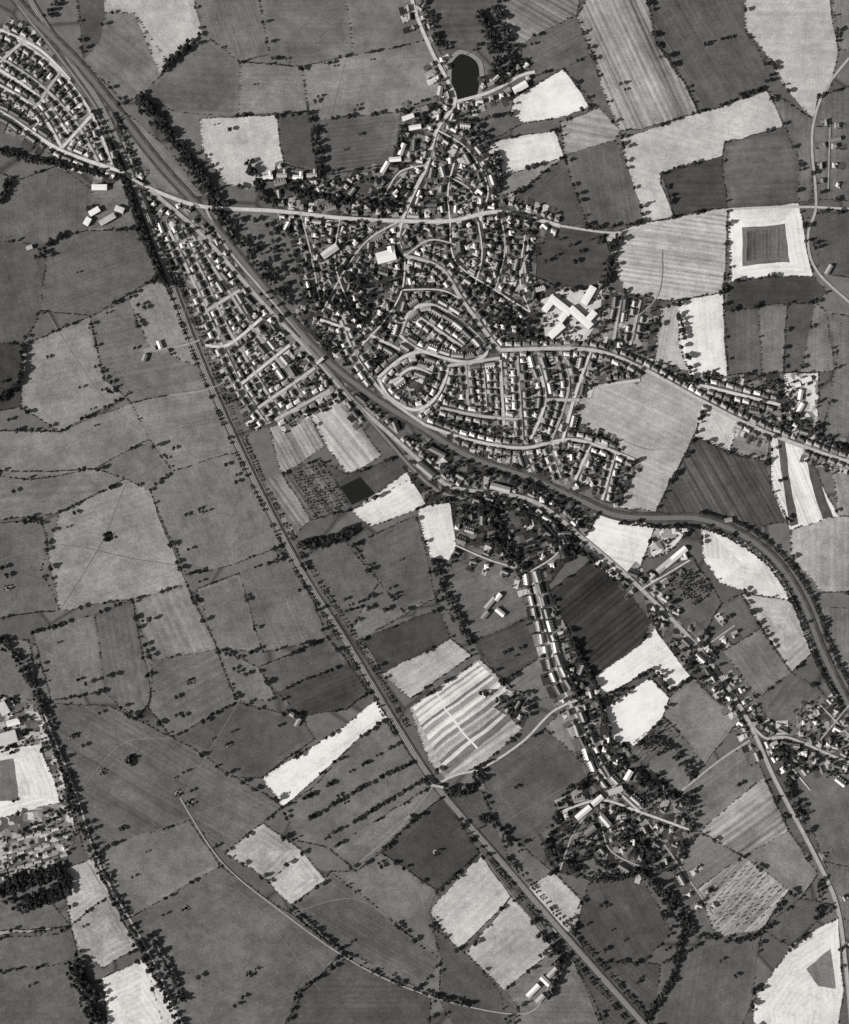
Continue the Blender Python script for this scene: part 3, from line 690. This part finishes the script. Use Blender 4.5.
for (x,y,a,L) in ((437,786,-12,26),(138,183,-30,26),(320,361,40,18)):
    V=[];Fc=[];mi=[]
    box(V,Fc,mi,-L/2,L/2,-3.6,3.6,5.2,6.0,0)
    for s in (-1,1): box(V,Fc,mi,-L/2,L/2,s*3.4-.25,s*3.4+.25,6.002,7.1,1)
    for s in (-1,1): box(V,Fc,mi,s*(L/2-3)-1,s*(L/2-3)+1,-3.5,3.5,0,5.198,1)
    o=mesh_obj('road_bridge',V,Fc,[M_road,M_wall],mi); X,Y=WX((x,y)); o.location=(X,Y,GZ); o.rotation_euler=(0,0,math.radians(a))
# ---------------------------------------------------------------- tree prototypes
pc=bpy.data.collections.new('tree_kinds')
def crown(name,R,H,nl,nq,q,trunk,seed,aspect=1.0):
    r=np.random.default_rng(seed)
    lobes=[]
    for i in range(nl):
        a=r.random()*6.283; rad=R*.62*math.sqrt(r.random()); z=trunk+(H-trunk)*(.3+.5*r.random())*(1-.25*rad/R)
        lobes.append((rad*math.cos(a),rad*math.sin(a),z,R*(.34+.22*r.random()),r.uniform(.6,1.35)))
    V=[];Fc=[];T=[];mi=[]
    for k in range(nq):
        lx,ly,lz,lr,lt=lobes[r.integers(nl)]
        d=r.normal(size=3); d/=np.linalg.norm(d)
        if d[2]<-.3: d[2]*=-1
        rr=lr*(.72+.38*r.random()); c=np.array([lx,ly,lz])+d*rr*np.array([1,1,aspect])
        n=d+r.normal(size=3)*.45; n/=np.linalg.norm(n); t=np.cross(n,[.3,.2,1]); t/=np.linalg.norm(t); bt=np.cross(n,t)
        s=q*(.6+.8*r.random()); o=len(V)
        for (a,b_) in ((-1,-.7),(.8,-1),(1,.8),(-.7,1)): V.append(tuple(c+t*a*s+bt*b_*s))
        Fc.append((o,o+1,o+2,o+3)); mi.append(0); T+= [.05*lt*r.uniform(.6,1.5)]*4
    def limb(a,b_,ra,rb):
        a=np.array(a);b_=np.array(b_); d=b_-a; d=d/np.linalg.norm(d); t=np.cross(d,[.9,.1,.3]); t/=np.linalg.norm(t); u=np.cross(d,t); o=len(V)
        for (c,rad) in ((a,ra),(b_,rb)):
            for j in range(5): V.append(tuple(c+(t*math.cos(j*1.2566)+u*math.sin(j*1.2566))*rad)); T.append(.04)
        for j in range(5): Fc.append((o+j,o+(j+1)%5,o+5+(j+1)%5,o+5+j)); mi.append(1)
    if trunk>0:
        limb((0,0,0),(0,0,trunk*1.4),R*.09,R*.05)
        for l in lobes[:5]: limb((0,0,trunk),(l[0],l[1],l[2]),R*.045,R*.02)
    me=bpy.data.meshes.new(name); me.from_pydata(V,[],Fc); me.materials.append(M_fol); me.materials.append(M_bark)
    me.polygons.foreach_set('material_index',mi); me.update(); fattr(me,'tone',T)
    o=bpy.data.objects.new(name,me); pc.objects.link(o); return me
TR=[]
for k in range(5): TR.append(crown('a_broadleaf_%d'%k,5.8,13,9,300,.85,2.8,k+1))
for k in range(2): TR.append(crown('b_elm_%d'%k,4.8,18,10,320,.82,3.5,k+20,1.5))
for k in range(3): crown('c_bush_%d'%k,2.4,3.2,5,70,.6,0,k+40)
NT=7
gn=bpy.data.node_groups.new('scatter_plants','GeometryNodeTree')
gn.interface.new_socket('Geometry',in_out='INPUT',socket_type='NodeSocketGeometry'); gn.interface.new_socket('Geometry',in_out='OUTPUT',socket_type='NodeSocketGeometry')
gi_=gn.nodes.new('NodeGroupInput'); go=gn.nodes.new('NodeGroupOutput'); iop=gn.nodes.new('GeometryNodeInstanceOnPoints')
ci=gn.nodes.new('GeometryNodeCollectionInfo'); ci.inputs['Collection'].default_value=pc; ci.inputs['Separate Children'].default_value=True; ci.inputs['Reset Children'].default_value=True
def na(t,n):
    a=gn.nodes.new('GeometryNodeInputNamedAttribute'); a.data_type=t; a.inputs[0].default_value=n; return [s for s in a.outputs if s.enabled][0]
iop.inputs['Pick Instance'].default_value=True
e2r=gn.nodes.new('FunctionNodeEulerToRotation')
gn.links.new(gi_.outputs[0],iop.inputs['Points']); gn.links.new(ci.outputs[0],iop.inputs['Instance'])
gn.links.new(na('INT','pick'),iop.inputs['Instance Index']); gn.links.new(na('FLOAT_VECTOR','rot'),e2r.inputs[0]); gn.links.new(e2r.outputs[0],iop.inputs['Rotation'])
gn.links.new(na('FLOAT_VECTOR','scl'),iop.inputs['Scale']); gn.links.new(iop.outputs[0],go.inputs[0])
ninst=0
def mass(name,items):
    global ninst
    if not items: return
    n=len(items); ninst+=n
    o=mesh_obj(name,[(a[0],a[1],GZ-.4) for a in items],[],[]); me=o.data
    pk=me.attributes.new('pick','INT','POINT'); pk.data.foreach_set('value',np.array([random.randrange(NT) if a[3]=='t' else NT+random.randrange(3) for a in items],dtype=np.int32))
    vattr(me,'rot',[(0,0,random.random()*6.28) for _ in items])
    vattr(me,'scl',[(a[2]*random.uniform(.85,1.2),a[2]*random.uniform(.85,1.2),a[2]*random.uniform(.85,1.15)) for a in items])
    md=o.modifiers.new('scatter','NODES'); md.node_group=gn
mass('pond_trees',pondtrees)
for hi,((a,c),h) in enumerate(sorted(edges.items())):
    pts=[warp(p) for p in subdiv([ext(a),ext(c)],5,False)]
    items=[]; dens=random.choice([.5,.9,1.3,1.8]); bd=random.uniform(.35,1.0); bs=random.uniform(.75,1.1)
    for i in range(len(pts)-1):
        p,q=pts[i],pts[i+1]; d=math.dist(p,q); k=max(1,int(d/1.2))
        for j in range(k):
            x=p[0]+(q[0]-p[0])*j/k; y=p[1]+(q[1]-p[1])*j/k
            if isocc(x,y,0): continue
            nz=noise.noise(Vector((x/5,y/5,5)))
            X,Y=WX((x+random.gauss(0,.18),y+random.gauss(0,.18)))
            if random.random()<bd*(.45+.6*h): items.append((X,Y,bs*random.uniform(.35,.7),'b'))
            if random.random()<h*dens*(.03+max(0,nz-.08)*1.0): items.append((X,Y,random.uniform(.4,1.05),'t'))
    mass('hedgerow',items)
BELT=[([(0,640),(22,665),(42,705),(72,790),(98,862),(125,912),(150,960),(180,1024)],3.5,.55,.75),
([(92,100),(116,155),(141,225),(166,285)],3.2,1.3,.7),([(112,108),(133,160),(155,225),(178,285)],1.5,.6,.5),
([(140,100),(172,140),(205,185),(222,212)],6,1.0,.85),
([(215,215),(240,240),(262,270),(285,300)],7,.5,.8),
([(168,290),(200,373),(246,474),(295,570),(345,650),(395,735)],.8,.3,.45),
([(179,285),(212,368),(258,472),(306,562),(356,640),(406,726)],.8,.3,.4),
([(490,860),(552,935),(630,1024)],.8,.25,.5),([(508,858),(570,930),(650,1020)],.8,.25,.5),
([(700,512),(745,527),(782,556),(811,598),(831,650),(857,700)],.8,.6,.5),([(620,523),(655,527),(700,528),(738,543),(769,567),(793,605),(813,656),(841,710)],.8,.6,.5),
([(440,445),(470,462),(530,485),(575,504)],1.5,.4,.5),
([(0,400),(20,380),(24,345)],2,.6,.8),
([(48,245),(65,235)],2,.4,.8),
([(300,800),(350,772),(395,745)],1,.13,.85),([(310,818),(360,788),(412,762)],1,.13,.85),([(325,838),(375,808),(425,778)],1,.13,.85),
([(478,15),(494,45),(500,85)],6,.8,.8),([(496,10),(512,60),(500,90)],4,.6,.8),([(425,0),(436,40),(448,50)],3,.3,.7),
([(620,235),(608,262),(606,285)],4,.7,.8),([(497,215),(540,222),(600,232)],1.5,.5,.8),
([(678,300),(684,340),(690,372)],.6,.14,1.0),
([(445,495),(480,500),(500,545),(520,570)],7,.9,.85),([(520,470),(545,500),(575,545)],5,.5,.7),([(500,500),(540,520),(570,555)],6,.9,.85),
([(435,560),(450,600),(470,640)],4,.6,.7),([(300,545),(330,540),(352,530)],4,1,.8),
([(475,690),(500,700),(515,712)],2,.2,.7),
([(443,790),(470,790),(480,765)],4,.8,.8),([(478,815),(500,830),(510,850)],3,.4,.8),
([(588,672),(600,700),(612,745)],2,.6,.85),([(565,665),(580,710),(592,760)],2.5,.5,.85),([(570,640),(590,680)],1.5,.4,.8),
([(595,560),(580,550),(620,580)],3,.5,.7),([(603,703),(650,670),(668,692)],.6,.2,.8),([(700,640),(720,680),(742,712)],4,.6,.75),
([(640,745),(660,740),(690,770),(690,800)],5,.3,.8),([(610,760),(640,780),(680,800)],6,.6,.8),([(640,870),(670,900),(690,930)],6,.8,.8),
([(585,780),(560,800),(545,850)],3,.25,.8),([(560,860),(600,880),(640,870)],3,.3,.8),([(680,935),(670,980),(640,1024)],2.5,.5,.8),([(690,800),(690,830),(670,870)],4,.3,.8),
([(620,830),(640,850),(655,865)],8,.8,.8),
([(700,935),(740,940),(770,925)],3,.3,.7),([(820,880),(815,920)],2.5,.4,.8),([(785,750),(790,800),(800,820)],3,.5,.8),
([(0,890),(30,880),(62,872),(60,890),(20,905)],7,1.3,.9),([(75,965),(90,1000),(100,1024)],8,1.2,.9),([(150,935),(185,1000)],2,.4,.8),
([(60,0),(45,20)],4,.4,.7),([(0,150),(30,160),(60,165),(118,178)],2.5,.6,.8),([(0,205),(10,180)],3,.6,.8),
([(290,908),(345,955),(400,985),(470,1005)],1.5,.35,.7),([(540,935),(560,960),(545,1000)],3,.5,.9),
([(780,405),(820,435),(849,452)],3,.5,.7),([(650,372),(690,382),(728,385)],2.5,.5,.7),([(610,345),(640,372)],3,.5,.8),
([(290,190),(330,200),(390,205)],3,.5,.8),([(250,165),(262,190),(275,205)],5,.8,.8),([(405,110),(398,150),(390,170)],2,.5,.7),
([(320,290),(345,305),(360,290),(345,270)],6,.9,.9),([(340,310),(380,330)],4,.6,.8),([(480,210),(500,180),(495,150)],4,.5,.7),([(465,105),(480,130),(500,170)],4,.4,.75),
([(498,300),(520,330),(540,345)],4,.7,.8),
([(310,110),(320,175)],2.5,.4,.8),([(168,65),(190,45)],4,.5,.9)]
for (pts,hw,den,sc) in BELT:
    p=smooth(pts,1.0); items=[]
    for (x,y) in p:
        k=den*1.6; m_=int(k)+(random.random()<k-int(k))
        for _ in range(m_):
            xx,yy=x+random.uniform(-1,1)*hw,y+random.uniform(-1,1)*hw
            if isocc(xx,yy,0): continue
            X,Y=WX((xx,yy)); items.append((X,Y,sc*random.uniform(.6,1.2),'t'))
    mass('tree_belt',items)
for (poly,sp,sc) in (([(668,575),(695,568),(712,592),(690,608)],3.4,.42),([(700,892),(745,865),(785,892),(760,925),(715,930)],5.2,.27),([(290,475),(320,462),(345,508),(316,520)],3.8,.35),([(735,382),(780,380),(780,400),(740,400)],4.5,.4),([(632,742),(662,720),(672,732),(645,758)],3.2,.3)):
    items=[]; x0,y0=min(p[0] for p in poly),min(p[1] for p in poly); x1,y1=max(p[0] for p in poly),max(p[1] for p in poly)
    for i in range(-60,60):
        for j in range(-60,60):
            x=(x0+x1)/2+(i*.82-j*.57)*sp; y=(y0+y1)/2+(i*.57+j*.82)*sp
            if x0<=x<=x1 and y0<=y<=y1 and inpoly(x,y,poly) and not isocc(x,y) and random.random()<.8:
                X,Y=WX((x,y)); items.append((X+random.gauss(0,.7),Y+random.gauss(0,.7),sc*random.uniform(.7,1.3),'t'))
    mass('orchard_trees',items)
for (_t,_,_,poly,h) in tw:
    x0,y0=min(p[0] for p in poly),min(p[1] for p in poly); x1,y1=max(p[0] for p in poly),max(p[1] for p in poly)
    area=(x1-x0)*(y1-y0); items=[]; leafy=_t in(74,78,80)
    for _ in range(int(area*(.07 if leafy else .06))):
        x,y=random.uniform(x0,x1),random.uniform(y0,y1)
        if inpoly(x,y,poly) and not isocc(x,y,.5):
            nz=noise.noise(Vector((x/25,y/25,1)))
            if random.random()<.45+nz:
                tk=topkind(x,y)
                if tk is None or tk[1]!='t': continue
                X,Y=WX((x,y)); items.append((X,Y,random.uniform(.3,.95 if leafy else .75),'t') if random.random()<.7 else (X,Y,random.uniform(.5,1),'b'))
    mass('garden_trees',items)
pk=[(205,207),(275,212),(300,240),(305,300),(290,330),(255,290),(225,245)]; items=[]
for _ in range(150):
    x,y=random.uniform(205,305),random.uniform(207,330)
    if inpoly(x,y,pk) and not isocc(x,y): X,Y=WX((x,y)); items.append((X,Y,random.uniform(.5,1.1),'t'))
mass('parkland_trees',items)
mass('garden_hedges',[(x,y,s,'b') for x,y,s in bushes if not isocc(x/S+CX,CY-y/S)])
mass('back_garden_trees',[(x,y,s,'t') for x,y,s in gtrees if not isocc(x/S+CX,CY-y/S,.5)])
iso=[(40,250),(30,248),(200,35),(185,52),(190,48),(325,64),(335,66),(330,64),(705,45),(712,42),(722,40),(730,38),(740,95),(748,92),(660,58),(372,60),(230,130),(215,125),(546,950),(540,955),(552,945),(255,85),(620,85),(625,90),(560,240),(570,246),(580,252),(590,240),(555,256),(545,262),(575,262),(280,725),(345,600),(350,605),(360,602),(395,598),(400,560),(370,565),(505,652),(515,656),(520,648),(600,905),(612,930),(625,940),(605,950),(720,960),(735,975),(780,480),(140,240),(10,420),(150,620),(300,590),(345,150),(360,135)]
pale=palep+[f[3] for f in F if f[1]=='s']
for k in range(120):
    x,y=random.uniform(0,845),random.uniform(20,1010)
    if any(inpoly(x,y,q) for q in pale): continue
    th=random.random()*3.14
    for j in range(random.choice([1,1,1,2,3])): iso.append((x+math.cos(th)*j*random.uniform(4,8),y+math.sin(th)*j*random.uniform(4,8)))
for k in range(50): iso.append((random.uniform(0,240),random.uniform(240,1000)))
for (x,y) in iso:
    if isocc(x,y,1): continue
    X,Y=WX((x,y)); k=random.randrange(NT)
    o=bpy.data.objects.new('elm_tree' if k>4 else 'oak_tree',TR[k]); coll.objects.link(o); o.location=(X,Y,GZ-.4); s=random.uniform(.4,1.05); o.scale=(s,s,s*.95); o.rotation_euler=(0,0,random.random()*6.28)
print('houses',nh,'instances',ninst,'edges',len(edges))
# ---------------------------------------------------------------- light & camera
EL=math.radians(32); AZ=math.radians(20)
sun=bpy.data.lights.new('sun','SUN'); sun.energy=5.0; sun.angle=math.radians(.5); sun.color=(1,.98,.955)
so=bpy.data.objects.new('sun',sun); coll.objects.link(so); so.location=(0,0,500)
d=Vector((math.cos(AZ)*math.cos(EL),math.sin(AZ)*math.cos(EL),-math.sin(EL))); so.rotation_euler=d.to_track_quat('-Z','Y').to_euler()
w=bpy.data.worlds.new('World'); scene.world=w; w.use_nodes=True; nt=w.node_tree
sky=nt.nodes.new('ShaderNodeTexSky'); sky.sky_type='NISHITA'; sky.sun_disc=False; sky.sun_elevation=EL; sky.sun_rotation=math.radians(250)
hs=nt.nodes.new('ShaderNodeHueSaturation'); hs.inputs['Saturation'].default_value=0.05
nt.links.new(sky.outputs[0],hs.inputs['Color']); nt.links.new(hs.outputs[0],nt.nodes['Background'].inputs[0]); nt.nodes['Background'].inputs[1].default_value=0.05
cam=bpy.data.cameras.new('camera'); co=bpy.data.objects.new('camera',cam); coll.objects.link(co)
Hc=3400; co.location=(0,0,Hc); co.rotation_euler=(0,0,0); cam.sensor_width=36; cam.lens=36*Hc/(1024*S); cam.clip_end=60000; cam.clip_start=10
scene.camera=co
scene.view_settings.view_transform='Standard'; scene.view_settings.look='None'; scene.view_settings.exposure=0
